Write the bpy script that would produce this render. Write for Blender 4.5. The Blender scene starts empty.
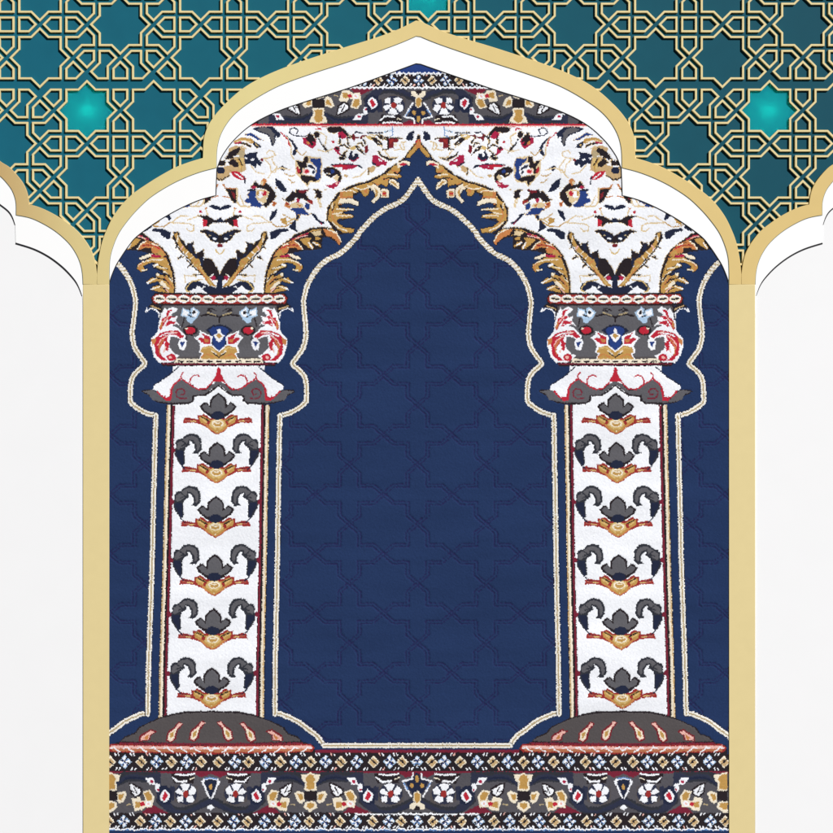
import bpy, math, random
import numpy as np
random.seed(4); RNG = np.random.default_rng(7)
SC = bpy.context.scene
COL = SC.collection
U = 0.0012                     # metres for one unit of the wall grid used below
CX, BASE = 416.5, 930.0

def W3(x, y, z):               # wall grid (x right, y down, z out of the wall) -> metres
    return ((x - CX) * U, -z * U, (BASE - y) * U)
def lin(c):
    return tuple(((v/255)/12.92 if v/255 <= .04045 else ((v/255 + .055)/1.055)**2.4) for v in c)

# ---------------------------------------------------------------- materials
def mat(name, rgb=(200,200,200), rough=.6, k=1.0, noise=.03, scale=60., metallic=0., spec=.3, bump=0., bscale=400., ramp=None, lo=-.5, hi=.5):
    m = bpy.data.materials.new(name); m.use_nodes = True
    nt = m.node_tree; n = nt.nodes; b = n['Principled BSDF']
    b.inputs['Roughness'].default_value = rough
    b.inputs['Metallic'].default_value = metallic
    b.inputs['Specular IOR Level'].default_value = spec
    tc = n.new('ShaderNodeTexCoord')
    ge = n.new('ShaderNodeNewGeometry')
    no = n.new('ShaderNodeTexNoise'); no.inputs['Scale'].default_value = scale; no.inputs['Detail'].default_value = 6
    nt.links.new(ge.outputs['Position'], no.inputs['Vector'])
    mx = n.new('ShaderNodeMix'); mx.data_type = 'RGBA'; mx.blend_type = 'MULTIPLY'; mx.inputs['Factor'].default_value = 1
    mr = n.new('ShaderNodeMapRange'); mr.inputs['From Min'].default_value = .3; mr.inputs['From Max'].default_value = .7
    mr.inputs['To Min'].default_value = 1 - noise; mr.inputs['To Max'].default_value = 1 + noise
    nt.links.new(no.outputs['Fac'], mr.inputs['Value'])
    if ramp:
        sx = n.new('ShaderNodeSeparateXYZ'); nt.links.new(ge.outputs['Position'], sx.inputs[0])
        m2 = n.new('ShaderNodeMapRange'); m2.inputs['From Min'].default_value = lo; m2.inputs['From Max'].default_value = hi
        nt.links.new(sx.outputs['X'], m2.inputs['Value'])
        cr = n.new('ShaderNodeValToRGB')
        while len(cr.color_ramp.elements) < len(ramp): cr.color_ramp.elements.new(.5)
        for e, (p, c) in zip(cr.color_ramp.elements, ramp):
            e.position = p; e.color = tuple(v*k for v in lin(c)) + (1,)
        nt.links.new(m2.outputs['Result'], cr.inputs['Fac'])
        nt.links.new(cr.outputs['Color'], mx.inputs[6])
    else:
        mx.inputs[6].default_value = tuple(v*k for v in lin(rgb)) + (1,)
    nt.links.new(mr.outputs['Result'], mx.inputs[7])
    nt.links.new(mx.outputs[2], b.inputs['Base Color'])
    if bump:
        n2 = n.new('ShaderNodeTexNoise'); n2.inputs['Scale'].default_value = bscale; n2.inputs['Detail'].default_value = 4
        nt.links.new(ge.outputs['Position'], n2.inputs['Vector'])
        bp = n.new('ShaderNodeBump'); bp.inputs['Strength'].default_value = bump; bp.inputs['Distance'].default_value = .0004
        nt.links.new(n2.outputs['Fac'], bp.inputs['Height']); nt.links.new(bp.outputs['Normal'], b.inputs['Normal'])
    return m
K_ = .92
M_white = mat('white_lacquer', (254,254,254), .5, .93, .004, 30)
M_panel = mat('off_white_plaster', (246,246,247), .75, .925, .005, 25, bump=.06, bscale=900)
M_wall  = mat('wall_paint', (240,240,238), .8, .9, .01, 20)
M_gold  = mat('gold_paint', rough=.45, k=K_, noise=.012, scale=90, ramp=[(0,(200,169,115)),(.09,(220,200,140)),(.3,(229,214,150)),(.52,(228,204,140)),(1,(223,194,126))], bump=.05, bscale=700)
M_goldp = mat('gold_paint_pillar', (229,210,154), .45, K_, .012, 90, bump=.05, bscale=700)
M_strap = mat('brass_strip', (231,212,156), .4, K_, .04, 160, spec=.4)
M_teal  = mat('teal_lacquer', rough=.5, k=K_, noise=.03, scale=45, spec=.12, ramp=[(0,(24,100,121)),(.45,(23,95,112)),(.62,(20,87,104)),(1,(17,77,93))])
M_dark  = mat('dark_bronze', (30,30,34), .5, .9, .05, 90)
M_grey  = mat('verdigris_bronze', (104,118,112), .5, .9, .05, 90)

def glow_mat():
    m = bpy.data.materials.new('teal_glass'); m.use_nodes = True
    nt = m.node_tree; n = nt.nodes; n.remove(n['Principled BSDF'])
    d = n.new('ShaderNodeBsdfDiffuse'); d.inputs['Color'].default_value = tuple(v*K_ for v in lin((24,102,121))) + (1,)
    t = n.new('ShaderNodeBsdfTranslucent'); t.inputs['Color'].default_value = (.07,.72,.63,1)
    a = n.new('ShaderNodeAddShader')
    nt.links.new(d.outputs[0], a.inputs[0]); nt.links.new(t.outputs[0], a.inputs[1])
    nt.links.new(a.outputs[0], n['Material Output'].inputs['Surface'])
    return m
M_glow = glow_mat()

def rug_mat():
    m = bpy.data.materials.new('knotted_wool'); m.use_nodes = True
    nt = m.node_tree; n = nt.nodes; b = n['Principled BSDF']
    b.inputs['Roughness'].default_value = .95; b.inputs['Specular IOR Level'].default_value = .05
    at = n.new('ShaderNodeAttribute'); at.attribute_name = 'knot'
    ge = n.new('ShaderNodeNewGeometry')
    no = n.new('ShaderNodeTexNoise'); no.inputs['Scale'].default_value = 14; no.inputs['Detail'].default_value = 5
    mp = n.new('ShaderNodeMapping'); mp.inputs['Scale'].default_value = (.5,1,2.5)
    nt.links.new(ge.outputs['Position'], mp.inputs['Vector']); nt.links.new(mp.outputs[0], no.inputs['Vector'])
    mr = n.new('ShaderNodeMapRange'); mr.inputs['From Min'].default_value = .3; mr.inputs['From Max'].default_value = .7
    mr.inputs['To Min'].default_value = .9; mr.inputs['To Max'].default_value = 1.07
    nt.links.new(no.outputs['Fac'], mr.inputs['Value'])
    mx = n.new('ShaderNodeMix'); mx.data_type = 'RGBA'; mx.blend_type = 'MULTIPLY'; mx.inputs['Factor'].default_value = 1
    nt.links.new(at.outputs['Color'], mx.inputs[6]); nt.links.new(mr.outputs['Result'], mx.inputs[7])
    nt.links.new(mx.outputs[2], b.inputs['Base Color'])
    return m
M_rug = rug_mat()

# ---------------------------------------------------------------- objects
def thing(name, bx, by, label, cat, group=None):
    o = bpy.data.objects.new(name, None); COL.objects.link(o)
    o.empty_display_size = .02
    o.location = W3(bx, by, 0); o['label'] = label; o['category'] = cat; o['base'] = (bx, by)
    if group: o['group'] = group
    return o
def link_mesh(name, me, m, parent=None, base=None):
    o = bpy.data.objects.new(name, me); COL.objects.link(o)
    if m: me.materials.clear(); me.materials.append(m)
    if parent is not None: o.parent = parent
    return o
def root_of(o):
    while o.parent is not None: o = o.parent
    return o
def base_of(parent):
    return W3(*root_of(parent)['base'], 0) if parent is not None else (0,0,0)

def shape(name, loops, z0, z1, m, parent=None, bevel=0., base=None):
    """flat outline (with holes) given thickness and a softened edge"""
    cu = bpy.data.curves.new(name, 'CURVE'); cu.dimensions = '2D'; cu.fill_mode = 'BOTH'
    cu.extrude = max((z1 - z0)/2 - bevel, .001); cu.bevel_depth = bevel; cu.bevel_resolution = 2
    cu.offset = -bevel
    for lp in loops:
        sp = cu.splines.new('POLY'); sp.points.add(len(lp) - 1)
        for p, (x, y) in zip(sp.points, lp): p.co = (x, -y, 0, 1)
        sp.use_cyclic_u = True
    t = bpy.data.objects.new('tmp', cu); COL.objects.link(t)
    dg = bpy.context.evaluated_depsgraph_get()
    me = bpy.data.meshes.new_from_object(t.evaluated_get(dg))
    bpy.data.objects.remove(t); bpy.data.curves.remove(cu)
    n = len(me.vertices); co = np.empty(n*3); me.vertices.foreach_get('co', co); co = co.reshape(-1,3)
    zc = (z0 + z1)/2
    b = W3(*base, 0) if base else base_of(parent)
    out = np.stack([(co[:,0]-CX)*U - b[0], -(co[:,2]+zc)*U - b[1], (BASE + co[:,1])*U - b[2]], 1)
    me.vertices.foreach_set('co', out.ravel()); me.update()
    me.name = name
    o = link_mesh(name, me, m, parent)
    if base: o.location = b; o['base'] = base
    return o

def smooth(pts, n=6, closed=False):
    P = [np.array(p, float) for p in pts]; out = []
    for i in range(len(P) - 1):
        p0 = P[max(i-1,0)]; p1 = P[i]; p2 = P[i+1]; p3 = P[min(i+2,len(P)-1)]
        for k in range(n):
            t = k/n
            out.append(tuple(.5*((2*p1)+(-p0+p2)*t+(2*p0-5*p1+4*p2-p3)*t*t+(-p0+3*p1-3*p2+p3)*t**3)))
    out.append(tuple(P[-1])); return out
def curves(*segs):               # smooth pieces that meet in sharp cusps
    out = []
    for s in segs:
        q = smooth(s)
        out += q if not out else (q[1:] if np.hypot(q[0][0]-out[-1][0], q[0][1]-out[-1][1]) < .05 else q)
    return out
def mir(pts, c=838.2): return [(c - x, y) for x, y in pts]
def strip(path, w0, w1):        # ribbon outline about a path: w0 on its left, w1 on its right
    a, b = [], []
    for i, p in enumerate(path):
        q0 = path[max(i-1,0)]; q1 = path[min(i+1,len(path)-1)]
        dx, dy = q1[0]-q0[0], q1[1]-q0[1]; L = math.hypot(dx,dy) or 1
        nx, ny = dy/L, -dx/L
        a.append((p[0]+nx*w0, p[1]+ny*w0)); b.append((p[0]-nx*w1, p[1]-ny*w1))
    return a + b[::-1]

# ---------------------------------------------------------------- the arch outlines
AP = 416.0
out_up = [(202.9,158),(203.6,141),(206,131),(210.6,121.5),(221,108.3),(239.6,91),(260.8,77.9),(292.4,64.7),(340,48.9),(374.3,38.3),(398,29.5)]
out_lo = [(97,274.5),(98,263),(99.6,253),(102.5,240.8),(106.9,229.3),(113.3,216.5),(122.8,203.6),(133.6,193.3),(147,184),(160.5,175.6),(175.6,167.4),(189,162.2),(202.9,158)]
in_up = [(216.3,167.9),(217.2,147.3),(222.5,130.7),(234.3,114.5),(252.8,100.4),(279.2,85.8),(311,74),(347.9,62),(384.9,48.9),(403,42)]
in_lo = [(109.3,284.5),(109.3,272),(110.2,257.6),(113.8,244.5),(119.3,232.4),(127.7,220.6),(137.4,209.5),(150.4,197.5),(167.2,186.6),(184,178.2),(200.8,171.9),(216.3,167.9)]
rug_up = [(217,169),(222.5,155.8),(234.3,140),(252.8,124.1),(279.2,110.9),(310.9,100.1),(347.9,88.5),(384.9,75.3),(402,69)]
rug_lo = [(109.4,283.5),(111.8,276),(116,266),(121,257.6),(128.5,246.6),(137,236.6),(155.5,223),(170.6,213.8),(185.7,206),(200.8,199.8),(216,195.6)]
def arch(lo, up, ay, mid=None):
    l = curves(lo) + (curves([mid[0], mid[1]])[1:] if mid else []) 
    u = curves(up + [(AP, ay)])
    left = l + (u[1:] if math.hypot(l[-1][0]-u[0][0], l[-1][1]-u[0][1]) < .05 else u)
    r = mir(left)[::-1]
    r = [(x - 3.2*max(0, 1-(x-419)/60)*(1 if x < 479 else 0), y) for x, y in r]
    return left[:-1] + [(AP, ay)] + r[1:]
gold_out = arch(out_lo, out_up, 20.6)
gold_in  = arch(in_lo, in_up, 36.3)
white_in = arch(rug_lo, rug_up, 63.8)

# side arches (left one; the right one is its mirror)
L_out = curves([(-110,84),(-70,110),(-35,133),(-12,150),(0,161),(10,167.6),(20,178.6),(25.2,187),(28,195.4),(29.4,204.6)],
               [(29.4,204.6),(38.7,207),(52,213),(65.5,221.4),(77.3,230.7),(85.7,240.8),(91.6,250.8),(95,261),(97,274.5)])
L_in  = curves([(-110,104),(-70,129),(-35,151),(-12,167),(0,176),(6.7,182.8),(12.6,191.2),(16,202),(16.3,215.2)],
               [(16.3,215.2),(30.3,218),(43.7,224),(57,232.4),(69,243.3),(76.5,254.2),(80.7,264.3),(82.6,274),(83.2,284.5)])
L_li1 = curves([(-110,140),(-70,161),(-35,181),(-12,196),(0,204.6),(8.4,211.3),(12.5,217.5),(15.2,225)])
L_li2 = curves([(15.7,243.3),(33.6,249),(48.7,256.7),(62.2,266.8),(72.3,277.2),(78,285.5),(82.2,296)])
PB = 930                         # foot of the panels and pillars

# ---------------------------------------------------------------- setting
W = shape('wall', [[(-700,-500),(1530,-500),(1530,BASE),(-700,BASE)]], -40, -22, M_wall); W['kind'] = 'structure'
W['label'] = 'plain off white wall behind the whole arch panel'

# ---------------------------------------------------------------- lattice panel
a_ = 113.8; s_ = a_/2/(1+math.sqrt(2)); r_ = s_*math.sqrt(2); q_ = r_ - s_
def star(cx, cy, r=r_, s=s_, q=q_):
    P = [(r,0),(s,q),(s,s),(q,s),(0,r),(-q,s),(-s,s),(-s,q),(-r,0),(-s,-q),(-s,-s),(-q,-s),(0,-r),(q,-s),(s,-s),(s,-q)]
    return [(cx+x, cy+y) for x, y in P]
def cells():
    cl = []; t = []
    for sx in (-1,1):
        for sy in (-1,1): cl.append(star(sx*r_, sy*r_))
    cl.append([(-q_,-q_),(q_,-q_),(q_,q_),(-q_,q_)])
    def rot(P, k):
        for _ in range(k): P = [(-y, x) for x, y in P]
        return P
    for k in range(4):
        cl.append(rot([(q_,-q_),(s_,-q_),(r_,0),(s_,q_),(q_,q_)], k))
        cl.append(rot([(r_,0),(r_+q_,-q_),(r_+s_,-q_),(r_+s_,q_),(r_+q_,q_)], k))
    h = r_ + s_
    sg = [star(0,0)]
    gon = [(h-a_,q_),(-r_-q_,q_),(-r_,0),(-s_,q_),(-s_,s_),(2*r_+q_-a_,s_),(2*r_-a_,r_),(h-a_,s_)]
    e = a_ - 2*r_
    k1 = [(-e,r_),(-e+q_,s_),(-s_,s_),(-s_,e-q_),(-r_,e)]
    k2 = [(-h,r_+q_),(-e,r_),(-r_,e),(-r_-q_,h),(-h,h)]
    for k in range(4):
        sg.append(rot([(h-a_,-q_),(-r_-q_,-q_),(-r_,0),(-r_-q_,q_),(h-a_,q_)], k))
        sg.append(rot(gon, k)); sg.append([(x,-y) for x,y in rot(gon, k)])
        sg.append(rot(k1, k)); sg.append(rot(k2, k))
    return cl, sg
CL, SG = cells()
def inpoly(p, poly):
    x, y = p; c = False; j = len(poly)-1
    for i in range(len(poly)):
        xi, yi = poly[i]; xj, yj = poly[j]
        if (yi > y) != (yj > y) and x < (xj-xi)*(y-yi)/(yj-yi)+xi: c = not c
        j = i
    return c
op_c = gold_in + [(728.9,900),(109.3,900)]; op_l = L_in + [(83,900),(-110,900)]; op_r = mir(op_l)
allcells = []
for row, yc in enumerate((-94.9, 24.35, 143.6, 257.4)):
    for k in range(-2, 6):
        x0 = (6.3 if row % 2 else 120.1) + 227.6*k
        for P in CL: allcells.append([(x0+x, yc+y) for x, y in P])
        for P in SG: allcells.append([(x0+a_+x, yc+y) for x, y in P])
LX0, LX1, LY0 = -108, 946, -96
keep = []
for P in allcells:
    cy = sum(p[1] for p in P)/len(P)
    if cy > 276 or min(p[0] for p in P) < LX0 or max(p[0] for p in P) > LX1 or min(p[1] for p in P) < LY0: continue
    if any(all(inpoly(p, O) for p in P) for O in (op_c, op_l, op_r)): continue
    keep.append(P)

def area(P): return sum(P[i-1][0]*P[i][1]-P[i][0]*P[i-1][1] for i in range(len(P)))/2
def inset(P, d):
    n = len(P); sgn = 1 if area(P) > 0 else -1; out = []
    for i in range(n):
        p0, p1, p2 = P[i-1], P[i], P[(i+1)%n]
        def nrm(a, b):
            dx, dy = b[0]-a[0], b[1]-a[1]; L = math.hypot(dx,dy); return (-dy/L*sgn, dx/L*sgn)
        n1, n2 = nrm(p0,p1), nrm(p1,p2)
        c = 1 + n1[0]*n2[0] + n1[1]*n2[1]
        out.append((p1[0]+(n1[0]+n2[0])*d/c, p1[1]+(n1[1]+n2[1])*d/c))
    return out
ZT = 2.0; SH = 2.7
lat = thing('lattice_panel', 418.5, 290, 'teal lacquered panel with raised brass star latticework above the arches', 'lattice panel')
b0 = W3(418.5, 290, 0)
prof = [(1.8,0),(1.8,SH-.35),(2.1,SH),(3.7,SH),(4.0,SH-.35),(4.0,0)]
import bmesh
def rings(name, cl):
    V, F = [], []
    for P in cl:
        o0 = len(V); n = len(P)
        for d, z in prof:
            for (x, y) in inset(P, d):
                w = W3(x, y, ZT - .3 + z + (.3 if z > 0 else 0)); V.append((w[0]-b0[0], w[1]-b0[1], w[2]-b0[2]))
        for j in range(len(prof)-1):
            for i in range(n):
                F.append((o0+j*n+i, o0+j*n+(i+1)%n, o0+(j+1)*n+(i+1)%n, o0+(j+1)*n+i))
    me = bpy.data.meshes.new(name); me.from_pydata(V, [], F); me.update()
    bm = bmesh.new(); bm.from_mesh(me); bmesh.ops.recalc_face_normals(bm, faces=bm.faces); bm.to_mesh(me); bm.free()
    return link_mesh(name, me, M_strap, lat)
rings('strapwork', [P for P in keep if len(P) != 16])
for P in keep:
    if len(P) == 16: rings('star_frame', [P])
glows = [(86.76,110.25),(769.7,110.25),(428.3,-8.95)]
for (x, y) in glows:                                  # the exact cell centres
    pass
g_centres = []
for P in keep:
    if len(P) == 16:
        c = (sum(p[0] for p in P)/16, sum(p[1] for p in P)/16)
        if any(math.hypot(c[0]-x, c[1]-y) < 8 for x, y in glows): g_centres.append(c)
holes = [inset(star(*c), 3.4) for c in g_centres]
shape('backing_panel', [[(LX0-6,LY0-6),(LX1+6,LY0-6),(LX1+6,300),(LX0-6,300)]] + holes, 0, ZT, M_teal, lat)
for c in g_centres:
    p = shape('star_pane', [inset(star(*c), 2.2)], 1.0, 1.7, M_glow, lat)
    p['label'] = 'star shaped pane lit from behind with a soft turquoise glow'
    ld = bpy.data.lights.new('pane_lamp', 'POINT'); ld.energy = .0026; ld.color = (.5,1,.93); ld.shadow_soft_size = .002
    lo = bpy.data.objects.new('pane_lamp', ld); COL.objects.link(lo); lo.location = W3(c[0], c[1]-.5, -7.5)

# ---------------------------------------------------------------- arches and panels
ZW, ZG = 5.5, 6.1
fr = thing('arch_frame', 419, PB, 'central gold multifoil arch with two tall gold pillars framing the rug', 'arch')
shape('moulding', [gold_out[:1] + gold_out[1:] + [(741.2,284.5)] + gold_in[::-1] + [(97,284.5)]], ZT, ZG, M_gold, fr, .35)
for x0, x1 in ((83.2,109.3),(728.9,755)):
    shape('pillar', [[(x0,284.5),(x1,284.5),(x1,PB),(x0,PB)]], 0, ZG, M_goldp, fr, .35)
shape('inner_band', [gold_in[1:-1] + white_in[::-1]], ZT, ZW, M_white, fr, .25)
shape('edge_line', [strip(white_in, .55, .35)], ZT, ZW+.12, M_dark, fr)
shape('bronze_bead', [strip(gold_in, .25, .45)], ZT, ZW+.25, M_grey, fr)
for side, f in (('left', lambda P: P), ('right', lambda P: mir(P)[::-1])):
    bx = 30 if side == 'left' else 808
    sa = thing('side_arch', bx, 284.5, 'cut off gold arch over white band at the %s edge, beside the %s pillar' % (side, side), 'arch', 'neighbouring arches at both sides')
    shape('moulding', [f(L_out + [(97,284.5),(83.2,284.5)] + L_in[::-1][1:])], ZT, ZG, M_gold, sa, .35)
    shape('inner_band', [f(L_in[:-1] + [(83.2,284.5),(83.2,318)] + [(82.6,300)] + L_li2[::-1] + L_li1[::-1])], ZT, ZW, M_white, sa, .2)
    shape('bronze_bead', [f(strip(L_in, .25, .45))], ZT, ZW+.25, M_grey, sa)
    for li in (L_li1, L_li2):
        n = len(li); aa, bb = [], []
        wd = lambda i: .22 + .75*math.sin(math.pi*min(1, (n-1-i)/(n*.55)+.02)/2) if li is L_li2 else .3 + .55*math.sin(math.pi*min(1,(n-1-i)/(n*.4)+.05)/2)
        pa, pb = [], []
        full = strip(li, .5, .5); A0 = full[:n]; B0 = full[n:][::-1]
        for i in range(n):
            w = wd(i); cx, cy = li[i]
            pa.append((cx+(A0[i][0]-cx)*2*w*.75, cy+(A0[i][1]-cy)*2*w*.75)); pb.append((cx+(B0[i][0]-cx)*2*w*.75, cy+(B0[i][1]-cy)*2*w*.75))
        shape('edge_line', [f(pa + pb[::-1])], ZT, ZW+.12, M_dark, sa)
    pl = shape('wall_panel', [f([(-110,134),(-70,155),(-35,175),(-12,190),(0,198),(9,206),(15,216),(16,238),(30,242),(46,250),(60,260),(70,271),(78,284),(83.1,298),(83.1,PB),(-110,PB)])], 0, ZW-.5, M_panel, None, .2, base=(bx, PB))
    pl['label'] = 'plain off white panel under the cut off arch, outside the %s gold pillar' % side
    pl['category'] = 'panel'; pl['group'] = 'white panels outside the pillars'

# ---------------------------------------------------------------- the rug: a grid of coloured knots
PAL = {'N':(38,56,94),'Q':(241,238,231),'A':(178,98,84),'q':(186,116,84),'E':(39,43,84),'W':(246,248,254),'C':(241,230,208),'G':(192,150,84),'g':(216,186,122),'t':(203,172,126),
       'O':(200,130,78),'K':(44,38,42),'n':(38,44,66),'B':(44,66,128),'R':(190,44,62),'M':(122,40,58),'r':(172,40,74),
       'b':(122,40,48),'S':(98,97,102),'D':(52,54,62),'d':(87,82,83),'T':(176,204,232),'P':(238,186,176),'L':(112,150,204),
       'o':(156,52,50),'k':(224,200,158),'s':(88,86,92),'v':(50,54,74),'y':(184,166,130)}
KEYS = list(PAL)
PARTS = ['field','spandrel','capital','column','plinth','border','guard_stripe','outline_cord']
c_ = .8
RX0, RX1, RY0, RY1 = 100., 738., 56., 872.
NX, NY = int((RX1-RX0)/c_), int((RY1-RY0)/c_)
gx = RX0 + (np.arange(NX)+.5)*c_; gy = RY0 + (np.arange(NY)+.5)*c_
X0, Y0 = np.meshgrid(gx, gy)
# the weave is a little uneven: whole rows and columns of knots shift, and single knots too
rowj = RNG.normal(0,.15,(NY,1)); colj = RNG.normal(0,.15,(1,NX))
XX = X0 + rowj + RNG.normal(0,.13,(NY,NX)); YY = Y0 + colj + RNG.normal(0,.13,(NY,NX))
IDX = np.zeros((NY,NX), np.uint8); PRT = np.zeros((NY,NX), np.uint8)
def interp(tab): 
    ys, xs = zip(*tab); return np.interp(YY, ys, xs)
AX = interp([(200,220.5),(220,220.3),(295,219.6),(370,218.7),(394,218.4),(443,217.1),(497,215.9),(555,214.9),(609,213.5),(668,211.8),(720,211.2),(790,210.7)])
BX = interp([(100,418.5),(145,418.4),(180,417.8),(250,417.4),(330,417.2),(450,416.7),(668,416.8),(790,417.1)])
XB = np.where(XX > BX, 2*BX - XX, XX)               # folded about the middle of the rug
XQ = np.where(XB < AX, 2*AX - XB, XB)               # and about the middle of each column
cur = {}
def C(ox, oy, s, fold='q', ax=None, axb=None, part=None, where=None):
    x = {'q':XQ,'b':XB,'n':XX}[fold]
    use(((x-ox)*s), ((YY-oy)*s), s, ax, axb, part, where)
def use(lx, ly, s, ax=None, axb=None, part=None, where=None):
    cur.update(lx=lx, ly=ly, s=s, ax=ax, axb=axb, part=None if part is None else PARTS.index(part), where=where)
def pts(t, lines=False):
    out = [tuple(float(v) for v in w.split(',')) for w in t.split()]
    if lines: return out
    for a, sh in ((cur['ax'],-40),(cur['axb'],40)):      # outlines that end on a mirror line reach a little across it
        if a is None: continue
        on = [abs(p[0]-a) < 9 for p in out]; n = len(out); res = []
        for i, p in enumerate(out):
            pr, nx = on[i-1], on[(i+1) % n]
            if on[i] and nx and not pr: res += [p, (p[0]+sh,p[1])]
            elif on[i] and pr and not nx: res += [(p[0]+sh,p[1]), p]
            elif on[i] and pr and nx: res.append((p[0]+sh,p[1]))
            else: res.append(p)
        out = res
    return out
def put(sel, inside, col):
    w = cur['where']
    yy, xx = sel[0][inside], sel[1][inside]
    if w is not None:
        m = w[yy,xx]; yy, xx = yy[m], xx[m]
    if col is not None: IDX[yy,xx] = KEYS.index(col)
    if cur['part'] is not None: PRT[yy,xx] = cur['part']
def box(x0,y0,x1,y1):
    return np.nonzero((cur['lx'] > x0) & (cur['lx'] < x1) & (cur['ly'] > y0) & (cur['ly'] < y1))
def P(col, t, pl=None):
    p = pl or pts(t); xs = [q[0] for q in p]; ys = [q[1] for q in p]
    sel = box(min(xs),min(ys),max(xs),max(ys))
    if not len(sel[0]): return
    x = cur['lx'][sel]; y = cur['ly'][sel]; c = np.zeros(len(x), bool); j = len(p)-1
    for i in range(len(p)):
        xi, yi = p[i]; xj, yj = p[j]
        if yi != yj: c ^= ((yi > y) != (yj > y)) & (x < (xj-xi)*(y-yi)/(yj-yi)+xi)
        j = i
    put(sel, c, col)
def L(col, w, t, pl=None):
    p = pl or pts(t, True); h = max(w, 1.2*cur['s'])/2
    for (x0,y0),(x1,y1) in zip(p, p[1:]):
        sel = box(min(x0,x1)-h, min(y0,y1)-h, max(x0,x1)+h, max(y0,y1)+h)
        if not len(sel[0]): continue
        x = cur['lx'][sel]; y = cur['ly'][sel]; dx, dy = x1-x0, y1-y0; l2 = dx*dx+dy*dy or 1e-9
        u = np.clip(((x-x0)*dx+(y-y0)*dy)/l2, 0, 1)
        put(sel, (x-x0-u*dx)**2+(y-y0-u*dy)**2 < h*h, col)
def E(col, x0, y0, rx, ry):
    sel = box(x0-rx,y0-ry,x0+rx,y0+ry)
    if not len(sel[0]): return
    x = cur['lx'][sel]; y = cur['ly'][sel]
    put(sel, ((x-x0)/rx)**2+((y-y0)/ry)**2 < 1, col)
def run(t):
    for ln in t.strip().split('\n'):
        ln = ln.strip()
        if not ln or ln[0] == '#': continue
        f = ln.split(None, 2)
        if f[0] == 'p': P(f[1], f[2])
        elif f[0] == 'l':
            w, q = f[2].split(None, 1); L(f[1], float(w), q)
        elif f[0] == 'e':
            E(f[1], *[float(v) for v in f[2].replace(',',' ').split()])

# --- carved stars in the navy ground
C(0,0,1,'n')
for j in range(-4, 10):
    for i in range(-5, 6):
        cx = 417.4 + (2*i+1)*34.15; cy = 286.2 + j*59.5
        for k, w in ((.935,1.25),(1.065,1.25)):
            q = [(cx + x*34.15/r_*k, cy + y*29.75/r_*k) for x, y in star(0,0)]
            L('E', w, '', q + q[:1])

IDX[(IDX == KEYS.index('E')) & (RNG.random((NY,NX)) < .16)] = KEYS.index('N')
# --- the ground between cord and columns stays uncarved
cord0 = [(421,177.5),(418.2,179.5),(411,189.6),(401.5,201),(384.2,209.5),(372,219),(356,238),(341.6,252.4),(327,260),(316.8,269.6),(308,284),(304.5,296),(303.5,304),(306,335),(303,348),(292.6,364),(300,371),(306.5,390),(304,404),(280.5,415.5),(278,560),(275,714),(299.3,722.5),(316.6,735.5),(323.8,745)]
C(0,0,1,'q'); P('N','',[(150,100),(421,100)] + cord0 + [(324,760),(150,760)])
# --- spandrel ground
C(0,0,1,'q',part='spandrel')
edge = [(421,134),(418.4,135.8),(415.9,143.4),(406.3,156),(403.4,159.8),(393.8,166.5),(388,169.9),(381.3,175.6),(374.6,178.5),(367.9,181.9),(355.4,185.2),(346.4,188.8),(339.2,192.4),(334.4,199.6),(328.4,208),(327.8,215.2),(329.6,222.4),(335,229.5),(341.6,234),(336,233),(327.2,228.4),(320,228.2),(310.4,229),(304.4,232),(296,235),(288.8,241),(282.8,245.2),(276.8,250),(272.6,256),(269.2,264),(266.4,273),(265.2,284),(265.2,295)]
P('W','', [(150,60),(440,60)] + edge + [(150,295)])
# a dark carved line along the arch
C(0,0,1,'q',part='spandrel')
L('K',1.9,'', edge[1:])

# --- golden acanthus along the arch
def inward(p, d):
    out = []
    for i in range(1, len(p)-1):
        dx, dy = p[i+1][0]-p[i-1][0], p[i+1][1]-p[i-1][1]; l_ = math.hypot(dx,dy)
        out.append((p[i][0]+dy/l_*d, p[i][1]-dx/l_*d))
    return out
up_e, lo_e = edge[4:18], edge[20:]
L('K', 8.5, '', [(x+3.2, y+3.4) for x, y in up_e[1:-2]])
L('G', 6.0, '', [(x+3.4, y+3.2) for x, y in up_e[1:-2]])
L('K', 9.5, '', [(x+3.6, y+4.2) for x, y in lo_e])
L('G', 6.5, '', [(x+3.8, y+3.8) for x, y in lo_e])
pass
for e_, k0 in ((smooth(up_e[1:-2],4),3), (smooth(lo_e,4),3)):
    for i in range(2, len(e_)-1, k0):
        x, y = e_[i]
        L('C' if i % 2 else 'O', 1.3, '', [(x+1.5,y+2.5),(x+6.5,y+4.5)])
        L('K', 1.0, '', [(x+2.5,y+4.5),(x+7.5,y+7)])
C(340,130,10.41,'q',axb=810,part='spandrel')
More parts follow.
